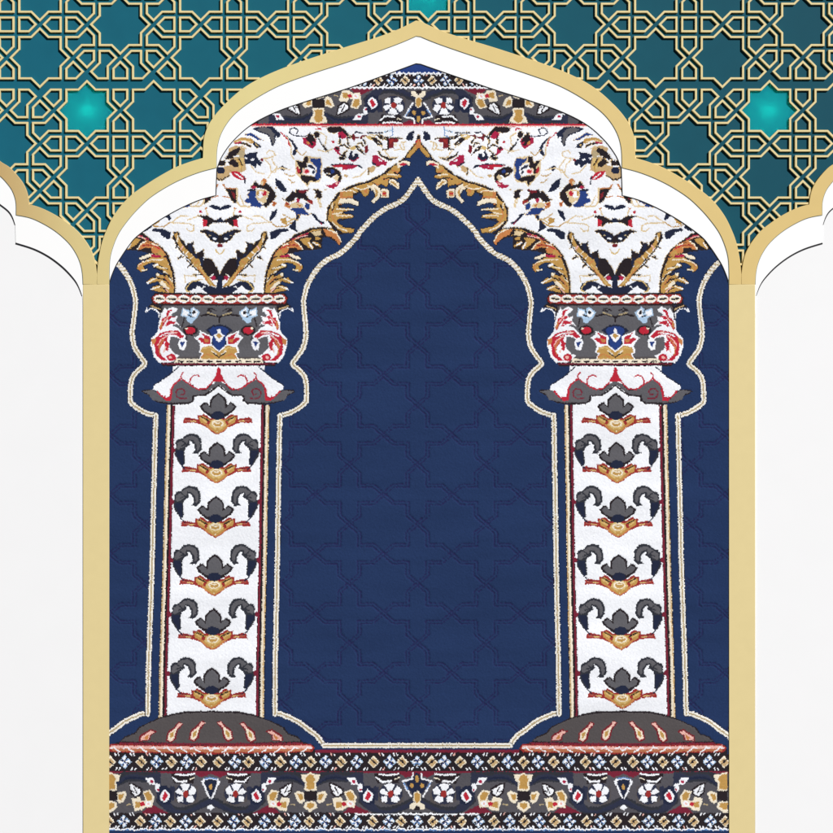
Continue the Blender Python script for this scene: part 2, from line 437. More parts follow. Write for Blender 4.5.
run('''
p O 833,70 800,110 785,165 800,195 833,170
p G 790,150 700,240 690,285 725,285 800,200
l R 6 800,110 770,165
l K 8 785,140 690,260
p C 590,350 655,320 690,318 730,335 725,375 690,355 600,400
p R 610,365 650,340 690,345 700,360 640,375
p G 530,410 590,390 610,360 560,372
p G 400,490 490,448 560,460 630,468 640,490 590,505 520,495 460,500
l C 7 500,462 600,470
l K 9 455,510 520,495 600,512
p G 300,550 380,510 500,525 495,590 440,565 370,545
p C 510,520 560,515 612,560 620,625 580,600 560,580 510,555
p G 520,535 560,535 598,580 602,600 560,570
p G 150,600 280,570 305,630 290,680 250,690 215,640
l C 8 150,600 215,620 300,600
p O 250,620 280,610 285,660 250,650
p C 350,560 400,580 425,640 412,700 350,762 325,740 372,690 350,632 310,612
p G 358,600 395,640 385,690 365,705 372,650
l K 7 345,550 430,610 440,640
p C 430,610 490,612 507,640 507,705 425,700
p O 440,635 488,640 485,690 440,690
p R 440,650 480,655 478,672 440,672
p G 0,640 130,618 130,700 0,702
p O 20,650 90,645 90,690 20,692
p C 0,715 140,715 190,760 182,788 140,772 0,742
l K 7 0,700 130,705 160,735
''')
C(260,160,8.33,'q',part='spandrel')
run('''
p O 665,258 772,250 772,315 662,322
p G 690,270 770,262 770,300 690,305
p C 640,338 700,325 760,335 815,345 818,378 780,375 760,350 640,368
p G 600,350 660,330 645,400 785,408 700,430 640,442 770,458 778,478 740,485 650,490 640,520 690,560 785,575 775,605 690,605 630,560 590,515 578,440 585,390
l C 8 640,408 780,414
l C 8 640,462 765,466
l O 8 610,400 600,470 630,520
l K 8 640,515 720,490
l C 9 610,450 680,440
l C 8 600,520 660,570 720,590
l K 6 600,420 625,370
l C 8 665,262 770,254
l C 7 600,400 605,360
p K 500,560 560,562 640,620 682,690 660,715 630,680 560,640 520,620
p O 520,572 600,590 660,632 678,680 660,708 640,680 600,645 550,628
l C 7 560,575 640,612 676,680
p K 320,640 390,605 505,580 520,660 505,740 440,750 405,745 330,690
p G 330,650 390,618 505,588 508,650 460,642 508,690 498,728 450,682 444,742 410,736 340,692
l C 9 430,610 500,640
l C 9 400,690 440,738
l R 7 320,635 400,628
l C 10 452,660 500,700
p O 190,705 330,640 335,690 358,742 300,722 250,712 180,762 110,805 130,770
p G 240,700 300,670 335,720 350,745 300,720
l C 8 300,690 352,738
l K 8 190,765 260,738 330,752
l R 7 170,740 240,700 300,690
l C 8 380,660 440,690
l K 6 395,650 430,680
l C 9 350,660 400,640
l C 8 190,712 260,690
l O 8 130,780 200,740
l C 14 240,795 330,822
''')
C(240,230,8.33,'q',part='spandrel')
run('''
l K 8 290,228 400,180 450,150 520,176
l K 8 300,262 400,256 450,275
p O 285,205 390,150 520,130 525,168 440,142 400,172 320,218
l R 9 310,216 440,214
p C 420,195 500,228 492,246 405,215
p G 290,235 400,225 470,262 515,288 522,320 490,350 458,332 470,302 430,275 380,268 320,300 270,332 245,370 232,350 260,290
l C 9 310,250 400,246 470,264 512,296
p K 270,320 390,280 395,315 300,345 250,390 240,370
p g 300,318 380,282 385,305 310,332
p G 240,350 290,325 340,320 290,345 245,395 225,400
p G 212,525 212,460 250,405 350,362 362,388 310,412 400,398 445,440 420,447 350,425 300,452 390,475 402,497 340,512 260,525
l C 12 255,490 330,440
l C 9 360,400 440,440
l C 9 330,470 395,492
l K 7 232,470 300,402
l K 6 340,455 300,470 275,515
l C 10 275,320 330,312
l C 8 250,380 300,345
l t 6 290,425 350,395
l P 7 300,470 255,520
l C 7 225,430 250,400
l C 7 440,330 480,338
l O 6 480,280 505,300 500,330
''')

# --- flowers of the spandrel
C(340,130,10.41,'q',axb=810,part='spandrel')
run('''
p n 690,70 720,25 775,10 760,55 768,80 745,115 705,105 685,90
p b 505,88 600,83 608,122 560,132 560,192 498,190
l K 8 500,88 600,82 650,97
l K 6 500,90 500,190
p o 520,100 560,100 545,130 520,150
e C 580,152 18 18
l K 5 445,200 500,200
l k 6 640,130 622,170 650,212 672,200 650,130 690,118
l k 5 560,212 625,200
p g 268,72 310,45 372,55 350,100 310,95
l K 8 288,30 440,32
l K 10 345,65 400,110 440,152 400,152 360,120
l K 7 380,50 430,90 490,95 500,130
l k 8 420,160 432,180
l K 6 430,60 440,90
l T 9 465,20 545,5
l L 6 548,-40 545,60 490,82
l n 8 480,20 500,15
l K 14 400,225 420,262 470,290 560,300 590,283
p r 345,270 385,262 400,290 430,310 490,330 485,375 440,360 400,380 335,350 350,310
p W 393,303 432,338 402,332
l K 7 352,265 335,345 400,378
l K 10 470,280 500,312 545,308
p t 298,392 350,368 375,385 352,430 322,447 304,430
l K 4 296,400 296,460
p r 0,362 140,362 192,375 130,405 0,422
p W 0,380 92,384 0,398
p n 150,358 215,365 243,405 205,392
l n 6 0,358 140,357
l K 12 145,90 190,76 250,70
p r 145,60 165,72 150,85 135,82
p r 262,170 285,160 295,235 268,245 258,215
l K 5 285,165 296,240
l K 5 100,60 80,130 130,182
l K 8 130,172 175,190 265,262
l K 6 205,150 252,130 262,150 235,192
l K 5 190,140 215,170
l r 6 150,90 240,72 262,110
e g 132,180 24 18
p n 90,290 130,250 172,238 198,290 152,325 100,315
p r 150,315 198,292 200,270 160,300
p W 115,255 150,250 130,285
l K 6 0,165 60,165 92,200 70,250 20,262
l K 8 5,285 40,290 55,315
l K 4 130,200 120,250
''')
C(280,110,8.33,'q',part='spandrel')
run('''
l n 6 140,195 152,168 120,148 85,160 78,190 110,212 190,222 240,212 250,190
p n 40,205 110,258 142,310 148,340 115,388 98,370 122,320 95,270
l k 5 55,225 92,290 92,370 110,405
l R 4 5,188 65,245 80,300
p r 190,235 250,218 305,240 300,290 270,325 230,300 195,280
p K 235,190 275,215 300,270 255,262 225,240
e K 305,205 24 28
p K 210,235 240,230 285,290 265,300
l k 6 340,190 388,222 378,290
p K 360,285 398,335 410,362 362,325
l D 5 320,240 360,310
l R 8 298,160 332,155 342,165
l r 8 355,142 430,130
p K 388,152 450,125 505,135 562,190 575,222 530,205 480,180 450,195 400,182
p r 475,188 520,178 562,230 520,245 490,226
l K 6 498,215 500,300
l K 6 572,230 560,318 520,296 490,320 492,350 520,372 555,365
p r 442,322 480,308 502,372 462,362
l K 5 480,310 500,380
p K 485,395 520,380 550,415 500,420
p W 510,395 530,400 515,412
p B 235,398 330,398 348,450 340,565 290,595 258,560 300,480 250,440
p K 195,392 232,388 245,440 220,455 198,430
p K 130,418 190,428 218,460 180,485 148,450
p K 165,548 230,560 325,568 300,592 240,592 220,640 198,592
p R 132,480 165,472 172,532 138,524
p o 140,490 160,485 160,520 142,515
e W 235,512 62 50
p W 240,440 290,455 305,520 270,545 240,520
l v 8 215,448 262,462 300,468
l v 8 262,490 302,522
l S 10 235,470 270,480
e R 220,515 30 24
e W 228,508 9 8
p K 352,495 400,472 462,485 445,552 400,552 375,525
p W 392,515 425,508 415,540
e v 440,508 12 14
l K 15 455,500 508,540 492,590 440,640 388,630
p r 378,628 440,618 495,588 480,632 432,662
l k 6 460,515 495,560
p R 425,465 500,452 560,460 552,500 480,482
l n 5 425,460 500,450
p n 0,490 20,462 62,490 20,503
l t 4 40,530 82,552 165,540
l t 4 70,575 102,606 175,600
p K 42,762 60,718 100,675 115,720 82,762
p K 118,668 240,658 205,702 262,760 225,775 160,742 128,720
l r 8 138,672 245,662
e R 152,757 20 18
p O 38,790 80,775 100,800 60,825
p k 80,785 205,785 190,825 60,825
l o 6 130,790 190,800
p B 195,780 252,788 250,833 100,840 95,822
p K 280,668 342,680 350,730 318,745 310,700
l k 4 330,735 345,810
p n 0,598 32,620 62,692 0,662
''')
C(210,100,8.33,'q',part='spandrel')
run('''
p n 350,240 440,212 520,218 590,285 572,318 548,300 545,350 525,390 508,372 505,332 480,295 410,270
p S 390,245 440,226 500,240 540,285 530,300 540,345 525,375 512,335 485,285 410,258
p B 285,290 340,272 390,308 442,335 400,335 350,302
p G 185,348 260,312 330,318 375,362 330,362 290,332 220,352
p g 230,335 290,322 330,340 280,330
l K 7 355,348 412,388 385,395 365,370
l K 6 220,362 285,360 340,392
p t 155,400 215,380 290,400 300,580 260,605 180,590 100,625 60,600 100,560 170,540
p K 145,455 200,408 255,408 240,452 190,485 135,485
p K 150,515 190,488 245,552 200,560
p K 78,525 130,500 122,545 78,545
l W 9 130,500 165,512
e y 250,470 30 35
p g 215,490 280,480 280,560 250,590 235,540
p t 55,605 130,558 175,590 160,632 100,675 58,642
e n 95,585 28 28
l K 4 65,640 100,665 160,630
p R 165,588 240,598 305,660 255,668 200,642
l W 9 208,610 268,655
l n 8 285,640 295,700
p n 285,465 350,448 392,432 388,478 435,520 420,550 380,528 375,565 330,532 285,535 310,500
e W 355,480 10 9
e W 340,515 9 8
l k 5 470,445 490,420 530,430 540,462 500,482 430,490
l k 6 460,500 500,540 510,602 545,602 556,560 510,490
p n 572,570 600,545 645,570 612,592
p n 548,650 592,680 642,772 590,752 553,702
p K 338,722 370,678 430,682 525,742 500,755 400,722
p R 335,725 375,710 375,740 350,745
p O 428,662 455,645 480,700 440,692
p B 308,745 375,740 385,800 435,840 290,840
e k 440,775 62 48
e C 440,780 42 34
e R 455,782 30 26
p K 485,770 545,770 545,840 480,840
p K 128,728 212,740 222,840 180,840 150,780
l O 5 115,705 135,740 210,735
''')
C(200,160,8.33,'q',ax=172,part='spandrel')
run('''
p B 395,243 468,238 475,300 515,385 480,392 380,352 400,300
p K 545,295 580,258 630,270 605,382 535,388 528,360
e k 520,290 55 55
e C 520,290 40 40
e R 533,278 32 24
p O 600,345 640,375 615,388
p K 198,230 300,238 308,362 280,355 240,300 235,270
p b 262,262 292,280 296,330 272,310
l O 4 192,205 215,235 305,238
l O 4 192,300 240,312
l k 5 312,240 310,340 330,382 430,390
p n 172,398 185,382 240,372 265,385 235,405 172,418
l k 4 295,405 275,455
l O 4 285,398 300,405
p K 172,478 200,502 230,490 282,462 372,465 325,480 292,500 275,555 230,522 200,522 172,522
p n 172,480 195,500 190,518 172,518
p R 278,502 312,492 315,560 282,552
p K 172,628 220,600 292,578 350,595 292,612 262,655 230,682 172,692
p n 185,640 230,600 290,590 250,650 200,685
e W 215,655 18 8
e y 255,630 10 6
e b 172,712 18 16
l g 5 172,782 190,770 205,742
l k 5 440,470 500,465 580,522 430,530 390,550 390,590 430,592 450,570
l k 5 360,470 440,500
l G 8 588,520 640,558 720,552 782,510
p G 668,490 722,478 725,545 680,522
l g 8 720,522 792,488
l g 6 740,480 770,500
p n 578,492 600,430 648,408 630,470 588,508
p B 752,400 840,408 840,462 800,452
p n 738,560 800,488 798,570 815,605 770,582
p n 583,602 640,578 720,568 742,590 640,612 610,662 583,650
p G 800,470 830,440 833,490
''')
C(165,240,8.33,'q',ax=455,part='spandrel')
run('''
p K 455,292 482,228 530,158 592,148 604,232 582,302 500,332 455,332
p n 596,165 600,80 650,118 702,72 678,20 740,48 765,-10 805,-10 795,50 700,112 650,165 605,230 596,200
l K 8 515,398 600,292 700,202 800,90
p G 475,392 540,378 620,270 700,180 800,70 838,15 822,-8 795,-5 740,78 650,160 585,268 530,335
l g 8 520,372 600,272 690,165 800,40
l O 8 560,330 640,230
l K 8 690,190 728,228
l K 8 780,128 806,158
l K 8 600,290 672,292
p n 455,296 476,300 480,400 455,405
p n 455,402 560,380 605,410 545,452 455,465
l n 18 560,385 640,350 722,368 738,405 712,420
p n 590,378 640,346 720,364 744,402 712,426 655,400 645,380 600,404
l k 5 650,305 750,295
l k 5 750,295 742,350
l g 5 600,330 690,345 735,400 730,425 700,432
p r 490,300 535,298 520,338 495,330
l W 5 510,285 540,310
''')

C(0,0,1,'q',part='spandrel')
run('''
l t 1.1 262,196 268,190 276,188
l k 1.1 268,178 274,170 282,168 290,170
l k 1.1 250,165 256,172 264,174
l t 1.1 296,150 302,156 306,152
l k 1.1 318,150 326,152 334,148
l t 1.1 325,190 331,186 338,184
l k 1.1 300,205 305,212 311,214
l t 1.1 283,214 290,219 298,220
l k 1.1 240,196 244,205 250,208
l n 1.3 352,136 356,132 362,133
l r 1.3 330,168 338,170 346,168
l k 1.1 384,150 390,158 398,157
l k 1.1 236,150 242,146 246,149
e O 308,143 1.6 1.6
e R 333,142 1.5 1.3
e t 346,176 2.2 1.4
e b 262,160 1.6 1.4
e O 286,196 1.4 1.8
e n 338,158 1.8 1.2
e R 240,212 1.4 1.4
l k 1.1 366,170 360,176 352,178
''')
# --- the larger blossoms, closer
C(290,150,13.88,'q',part='spandrel')
run('''
p W 70,80 450,80 450,240 730,240 730,540 490,545 490,400 440,440 250,520 70,520
p k 70,130 180,160 190,80 270,85 420,105 450,200 440,390 400,450 280,455 240,515 200,470 130,390 80,330
p K 80,145 130,155 175,185 200,92 252,92 256,160 230,190 240,240 220,260 180,250 160,350 270,360 360,390 392,420 330,442 265,420 240,502 215,450 180,440 140,380 160,340 120,320 140,250
p B 265,102 310,122 418,118 442,200 418,260 432,380 390,420 340,380 370,290 360,230 290,160
p o 86,250 110,226 152,300 112,334
p R 98,255 112,240 128,300 112,315
p W 222,178 265,180 368,235 372,310 340,372 280,357 240,352 178,332 168,288 215,250 240,240
p v 240,203 300,213 348,255 352,292 310,262 260,242
e P 225,300 48 36
e R 230,298 32 24
e v 325,310 20 26
p K 452,285 480,248 540,238 600,243 682,288 718,350 702,440 640,522 600,500 662,430 652,360 610,350 570,387 508,357
p W 500,318 562,323 545,347
e B 588,298 26 28
p k 600,392 652,338 684,380 640,428
p r 496,488 570,485 600,460 640,440 694,428 662,502 600,538 540,522
p P 622,470 664,443 652,492
''')
C(235,172,13.88,'q',part='spandrel')
run('''
p W 130,200 280,110 400,70 540,200 600,300 600,500 380,520 200,500 120,440
p O 345,140 395,82 440,108 430,180 390,195
p k 350,150 380,120 400,140 385,180
p K 225,205 285,128 320,168 400,190 420,150 470,178 532,250 558,280 562,360 502,430 430,492 388,460 430,400 482,280 420,240 330,220 260,217
p r 212,222 260,188 302,205 280,232
p B 162,240 282,238 302,300 285,350 330,420 384,460 350,492 208,477 230,450 136,412 148,370 200,360 168,320 205,280
p n 165,240 280,238 285,262 175,270
p k 298,250 400,238 484,278 440,360 432,422 390,432 318,392 283,330
e W 350,312 46 50
p G 300,270 335,262 330,330 305,330
p R 368,280 390,292 410,258 448,278 422,332 384,332
p O 518,398 576,430 562,484 523,472
p o 530,410 560,440 545,470
p n 556,90 640,148 694,210 740,295 640,267 568,190
l k 5 20,220 30,430 80,482 210,477
''')
C(275,180,13.88,'q',part='spandrel')
run('''
p W 120,180 300,110 480,110 560,250 560,420 440,490 200,440 110,380
p K 80,250 140,272 200,208 250,148 282,180 300,128 370,148 474,123 424,190 452,250 524,290 502,332 430,287 400,262 330,262 290,242 250,292 190,312
p b 320,150 466,130 400,187 335,178
p r 293,258 348,265 334,322 300,312
p O 128,360 148,300 212,328 190,350 232,350 202,402
p o 150,310 200,335 160,360
p k 218,320 290,310 384,330 402,382 250,392 218,370
p O 300,330 370,350 340,375
p B 208,400 250,388 392,388 422,430 484,482 450,488 350,472 300,482 258,430
p B 428,308 484,340 482,402 440,414 413,370
p n 298,480 344,490 322,547 288,562
p o 438,273 524,290 522,342 480,322
p K 528,128 600,133 644,180 642,230 610,262 590,240 558,252 575,190
l k 7 588,250 630,380
p n 493,458 562,478 606,555 700,600 640,620 560,545
p r 600,555 660,620 640,625
''')
C(210,135,13.88,'q',part='spandrel')
run('''
p k 330,110 440,60 560,40 600,80 560,110 470,75 380,115
p G 400,80 500,40 600,60 600,110 560,90 470,65
p K 205,332 260,248 330,198 416,168 394,252 330,292 290,332 230,342
p K 115,412 150,358 212,348 200,402
p K 238,385 320,328 404,402 392,444 330,432
l W 16 330,300 420,290
p r 330,108 440,92 440,110 350,125
p n 472,280 560,248 664,238 640,300 662,330 720,380 702,436 650,402 632,456 580,402 488,402 478,350
p W 470,300 520,320 500,345
e W 590,342 28 12
e y 440,260 40 50
l K 6 400,330 450,420
l G 16 380,330 440,440 430,500
l K 10 455,125 500,120 560,155
p n 600,80 690,130 720,180 640,170 600,140
p g 625,110 670,150 635,150
''')
C(330,130,13.88,'q',part='spandrel')
run('''
p W 40,190 130,190 240,150 280,110 500,90 560,170 540,340 410,440 100,440 40,330
p r 42,262 80,228 132,240 132,320 172,352 118,342
p K 60,250 90,235 130,250 100,280
l K 20 125,232 200,207 262,262
l K 16 238,290 190,332
p K 112,382 170,368 224,400 150,424
p K 130,345 200,330 240,390 200,380
p n 248,390 300,278 330,330 382,328 406,385 320,434 260,420
p r 260,405 330,425 400,375 400,400 320,445
e W 322,345 18 26
p g 280,240 340,215 360,265 290,280
p K 340,212 400,228 496,352 380,282
p W 385,235 425,255 410,275
l K 14 380,190 440,180 460,230
l K 12 470,150 490,190
p b 478,225 525,203 534,300 500,332 478,290
p b 298,98 322,45 348,88 442,108 350,124 332,168
l b 16 430,122 445,76 510,78
l K 14 440,110 492,172
l K 12 245,90 245,180 270,225
l K 12 260,110 320,85
l K 12 130,140 130,190
p g 498,90 560,58 642,70 604,142 540,132
l W 10 560,80 610,90
p K 570,110 650,108 724,202 680,214 600,152
p W 650,140 695,190 670,185
l n 16 520,45 720,40
l K 12 690,60 700,95 810,105
p r 593,348 650,348 740,420 796,440 772,497 700,462 650,492 578,460
p n 578,440 640,465 640,495 580,470
p W 658,393 734,432 690,437
p K 662,288 720,350 800,380 840,420 740,382 700,352
''')
C(220,225,13.88,'q',part='spandrel')
run('''
p W 340,240 560,60 690,60 690,260 620,360 480,470 440,440
p K 358,222 400,248 452,253 470,290 500,228 560,188 578,108 642,88 668,180 602,272 482,392 400,402 338,402 358,330 380,290
p n 400,260 450,270 440,340 380,380
p K 228,343 332,400 302,472 228,442
p G 600,108 638,118 622,192 582,272 542,342 462,422 402,482 332,552 258,547 290,478 368,440 400,398 470,338 520,278 560,218
l P 9 515,290 545,345
l C 9 440,370 480,405
l C 8 590,150 600,230
l C 8 380,440 410,470
l O 10 300,500 350,530
l K 13 640,190 600,290 545,365 470,440 400,505
l K 12 515,440 585,472
l K 12 600,295 622,322
p n 690,95 760,110 833,60 833,130 760,190 700,200
''')
C(265,225,13.88,'q',part='spandrel')
run('''
p K 330,250 480,180 600,110 790,70 790,330 640,350 530,350 330,400
p O 300,285 400,218 472,258 530,342 470,342 420,312 330,322
l o 14 320,285 400,275 450,290
l C 12 410,225 470,262 522,335
p G 478,202 560,178 642,178 612,230 674,310 660,345 600,312 520,252
l W 20 612,240 650,320
p k 636,100 764,78 784,142 690,152
p G 686,160 740,165 776,190 748,212 700,205
p G 660,228 730,238 776,290 770,316 735,290 700,285
l W 12 665,240 740,285
l r 16 370,200 480,160 600,115
l P 12 430,182 590,145
p G 130,420 200,350 322,328 322,382 250,402 180,440
p O 220,350 322,328 322,380 250,395
p C 310,398 440,428 496,462 430,478 340,432
p r 205,420 330,408 344,440 218,455
''')
C(260,262,16.66,'q',part='spandrel')
run('''
p C 188,442 230,368 312,308 322,370 240,430
l K 18 258,302 380,258
l K 18 250,452 312,432
l K 14 170,225 280,182 400,92
l K 12 130,300 200,212
p W 376,22 446,50 434,80 350,50
p C 330,190 390,180 384,240 340,225
p W 470,310 566,350 520,360
p W 425,415 486,468 430,455
l O 12 120,440 170,340 250,260
''')

use(XB, YY, 1, part='field')
P('N','',[(421,149.5),(418,150),(412.6,157.6),(411,163),(413,172),(421,178)])
# single tan knots round the dark blossoms
dk = np.isin(IDX, [KEYS.index(k) for k in 'KB']) & (PRT == PARTS.index('spandrel'))
ring = dk.copy()
ring[1:] |= dk[:-1]; ring[:-1] |= dk[1:]; ring[:,1:] |= dk[:,:-1]; ring[:,:-1] |= dk[:,1:]
ring &= (IDX == KEYS.index('W')) & (PRT == PARTS.index('spandrel')) & (RNG.random((NY,NX)) < .5)
IDX[ring] = np.where(RNG.random((NY,NX)) < .25, KEYS.index('t'), KEYS.index('k'))[ring]
gold = np.isin(IDX, [KEYS.index(k) for k in 'GgCOkt']) & (PRT == PARTS.index('spandrel'))
dil = gold.copy()
dil[1:] |= gold[:-1]; dil[:-1] |= gold[1:]; dil[:,1:] |= gold[:,:-1]; dil[:,:-1] |= gold[:,1:]
hit = dil & (IDX == KEYS.index('N')); IDX[hit] = KEYS.index('K'); PRT[hit] = PARTS.index('spandrel')
# --- capital, collar, shaft, plinth of the columns
C(210,280,8.33,'q',ax=75,part='capital')
run('''
p d 75,195 560,195 575,260 545,330 560,440 620,520 600,640 555,690 75,690
p S 75,215 540,215 545,250 520,330 560,440 560,640 75,640
p K 75,112 622,106 652,150 640,205 560,214 75,214
p o 75,126 615,120 644,150 625,196 75,200
p W 430,240 470,222 520,250 535,228 552,270 588,288 578,340 588,430 642,490 642,545 612,640 570,692 480,692 430,660 400,630 440,615 490,560 480,470 430,478 380,502 350,470 420,400 470,378 430,368 395,392 440,340 425,300 460,310 480,288 440,262
p R 468,243 512,253 525,310 552,320 577,400 562,420 540,390 500,365 440,370 470,342 500,337 470,310 438,308 490,300 500,288
p O 545,340 565,350 572,400 556,405
p R 366,472 420,420 500,423 572,445 612,490 602,512 560,482 500,455 440,457 392,492
p R 498,460 560,480 612,520 602,620 550,672 498,672 540,640 572,600 562,560 530,520 520,582 500,592 488,530 510,500
e R 470,645 38 30
e P 476,645 15 12
p O 598,478 640,498 630,548 605,520
l W 9 528,520 560,600 520,652
l O 6 540,500 575,560 565,620
l W 7 450,440 520,445 570,470
l W 6 505,330 545,395
l R 8 440,350 470,355 520,385
l P 5 512,470 560,500 585,545
l W 5 485,265 500,300
l P 6 520,560 535,600
l P 6 500,300 545,350
l P 6 430,440 480,430
p W 343,500 385,478 418,520 402,580 368,588 348,550
p B 358,513 402,518 382,562
l D 8 350,470 345,500
e K 318,420 62 42
e R 318,420 42 30
e C 350,405 10 9
p T 238,270 300,222 330,250 388,232 398,300 350,312 342,352 310,362 268,320
p W 255,270 300,235 310,300 275,310
p W 330,265 380,245 385,295 340,300
e K 290,270 15 15
l K 9 300,308 345,290
l D 6 330,240 318,275
l K 10 370,320 388,390
l K 9 108,255 150,235 182,255 140,262
l K 9 175,240 150,258
l K 15 70,322 100,300 170,285 235,300
l y 6 110,292 180,272
l K 18 75,310 75,350
p n 75,368 130,378 192,420 152,450 132,545 75,602
p B 75,385 130,392 160,420 140,450 122,540 75,590
p W 75,398 92,420 88,440 122,462 96,502 75,520
p G 75,440 102,465 75,492
p W 128,470 240,422 242,458 282,480 242,520 232,548 140,545
p R 148,478 222,440 195,490 232,480 252,492 202,532 150,534
p O 158,496 202,486 190,518 160,520
p W 75,590 140,532 230,545 242,605 216,615 242,672 75,672
p G 75,602 140,546 216,560 228,602 202,612 232,662 75,662
l g 8 110,590 150,562 205,570
l O 6 120,640 180,615 215,640
l C 5 95,620 135,590
l K 9 70,648 92,630 125,608
p C 75,660 430,655 445,690 75,697
p K 75,694 562,688 540,718 75,726
l M 8 75,702 540,698
p K 565,222 640,190 680,225 640,232 600,240 580,272 555,262
l t 6 570,245 650,215
l W 9 576,280 612,246 650,235 690,262
p W 684,228 702,268 672,252
l K 5 560,215 575,330
''')
for k in range(6):
    cx = 75 + 101*k
    E('C', cx, 162 - k, 47, 33)
    for sg in (-1,1): L('W', 5, '', [(cx-40,162-k+sg*13),(cx,162-k+sg*30),(cx+40,162-k+sg*13)])
    L('K', 15, '', [(cx-26,165-k),(cx+26,159-k)])
    if k < 5: L('P', 5, '', [(cx+44,150),(cx+56,175)])
for cx in (70,152,232,318,392): L('K', 13, '', [(cx-20,680),(cx+22,677)])

# shaft first so that the collar can lie over it
shaftm = (YY > 398) & (YY < 745)
use(XQ-AX, YY, 1, part='column')
tl = (YY-430)/260.
u = cur['lx'] - np.clip(tl,-.2,1.2)*1.1 
use(u, YY, 1, part='column')
P('W','',[(-30,366),(46,366),(46,722),(-30,722)])
P('K','',[(43.2,405),(47.6,405),(47.6,722),(43.2,722)])
P('M','',[(43.6,405),(45.6,405),(45.6,722),(43.6,722)])
P('K','',[(47,405),(52,405),(52,722),(47,722)])
P('C','',[(47.7,405),(51.2,405),(51.2,722),(47.7,722)])
P('t','',[(49.9,405),(51.0,405),(51.0,722),(49.9,722)])
for k, tip in enumerate((393.6,442.6,496.8,555.,609.2,668.2)):
    use(640+(XQ-AX)*8.33, (YY-tip)*8.33+100, 8.33, ax=640, part='column')
    run('''
    p o 640,442 690,418 730,382 795,352 845,342 930,346 922,308 900,296 805,314 808,280 780,283 760,268 725,285 640,310
    p G 640,430 685,405 725,372 785,338 796,298 765,285 705,318 640,325
    p O 640,428 690,398 735,350 760,340 715,395 640,436
    l g 6 660,395 715,350 775,308
    p o 700,330 720,320 735,350 715,365
    l A 10 812,330 905,322
    l g 4 820,332 860,328
    l b 6 850,318 900,312
    e g 640,350 62 40
    e C 640,350 50 30
    e G 640,352 36 21
    l C 6 620,352 660,342
    l C 6 600,395 640,415
    l K 7 715,325 775,295
    p K 640,92 678,118 708,148 712,202 740,170 762,176 795,206 775,242 732,272 705,302 640,315
    p S 640,110 670,132 694,162 699,222 742,184 776,207 752,242 702,268 640,260
    e n 640,282 54 36
    l W 8 702,300 720,288
    ''')
    if k:
        use(640-(XQ-AX)*8.33, (YY-tip)*8.33+(100 if k > 1 else 84), 8.33, ax=None, part='column')
        run('''
        p D 294,85 310,58 345,52 380,18 420,6 474,18 508,60 514,140 482,180 432,172 455,150 452,110 432,80 408,70 418,100 378,128 368,160 374,262 350,284 316,240 290,190 284,140 298,120
        p S 308,90 350,62 390,32 430,24 480,48 496,90 494,140 474,158 466,100 440,66 402,56 392,92 360,122 318,142 304,130
        p n 298,150 360,148 364,265 350,275 330,230 304,190
        l D 4 350,70 385,95 345,110
        p W 420,82 440,104 446,140 430,170 400,180 380,160 392,125 424,104
    l n 5 350,278 384,312
        e M 276,142 16 22
        ''')
C(210,350,8.33,'q',ax=75,part='capital')
run('''
p W 75,142 400,138 500,220 612,290 612,330 580,342 490,402 430,442 300,442 265,402 170,385 75,305
p K 75,280 110,315 180,372 275,378 270,425 315,448 430,457 550,442 600,425 650,380 712,345 690,332 620,328 580,345 530,380 500,300
p S 75,250 120,285 180,338 250,328 310,285 370,240 440,288 462,350 482,405 522,412 572,362 620,332 700,345 650,368 620,415 560,430 480,440 320,436 290,420 285,375 190,372 75,290
p W 75,145 400,140 505,225 610,292 605,330 572,345 540,380 522,408 480,395 470,330 440,285 385,240 330,262 308,285 300,230 250,208 225,222 220,240 270,240 295,270 270,320 200,328 150,300 115,240 95,190 75,180
p R 75,145 84,150 92,200 118,262 75,262
l R 11 100,225 125,272 175,322 240,328 300,295 312,255 290,218 255,208 230,222
l R 11 300,290 350,262 378,240 388,215 368,188
l R 13 385,240 440,285 466,330 468,392 512,402 545,385 580,345
p R 450,330 470,340 470,395 500,405 512,380 530,400 505,425 460,420
l M 5 385,372 360,372 348,348 366,324 402,324 424,350 418,388 385,406 335,402
l K 12 75,298 120,335 180,378 272,382 285,425 320,448
l n 7 408,142 505,225 610,292
''')
C(210,640,6.94,'q',ax=9,part='plinth')
run('''
p K 9,490 100,494 190,494 290,514 372,540 452,576 514,606 544,648 604,668 648,712 9,730
p d 9,502 100,506 190,508 280,524 370,548 450,582 505,612 538,654 596,674 636,702 9,722
p K 9,718 660,712 720,730 735,800 9,800
p o 9,733 700,722 728,750 704,778 9,792
p P 9,742 698,732 716,752 9,760
p q 9,760 702,752 690,772 9,781
p M 9,716 650,712 640,722 9,730
''')
for k in range(8):
    cx = 20 + 92*k
    L('W', 8, '', [(cx-28,776),(cx,762),(cx+14,742)]); L('W', 5, '', [(cx+18,746),(cx+40,752)])
for dx, dy in ((0,0),(158,8)):
    use((XQ-210)*6.94-dx, (YY-640)*6.94-dy, 6.94, part='plinth')
    run('''
    p b 44,571 75,558 104,590 152,628 162,690 126,708 93,682 84,625
    p P 51,572 76,567 99,602 143,636 153,682 126,697 104,672 94,615
    p C 88,606 100,606 140,640 148,680 126,692 108,670
    p G 106,620 134,644 134,678 112,660
    ''')
C(210,640,6.94,'q',part='plinth')
run('''
p b 382,632 430,618 503,664 508,704 430,695 425,662
p P 398,638 428,630 496,676 496,698 440,690 434,660
p O 440,652 478,680 462,692 446,684
''')

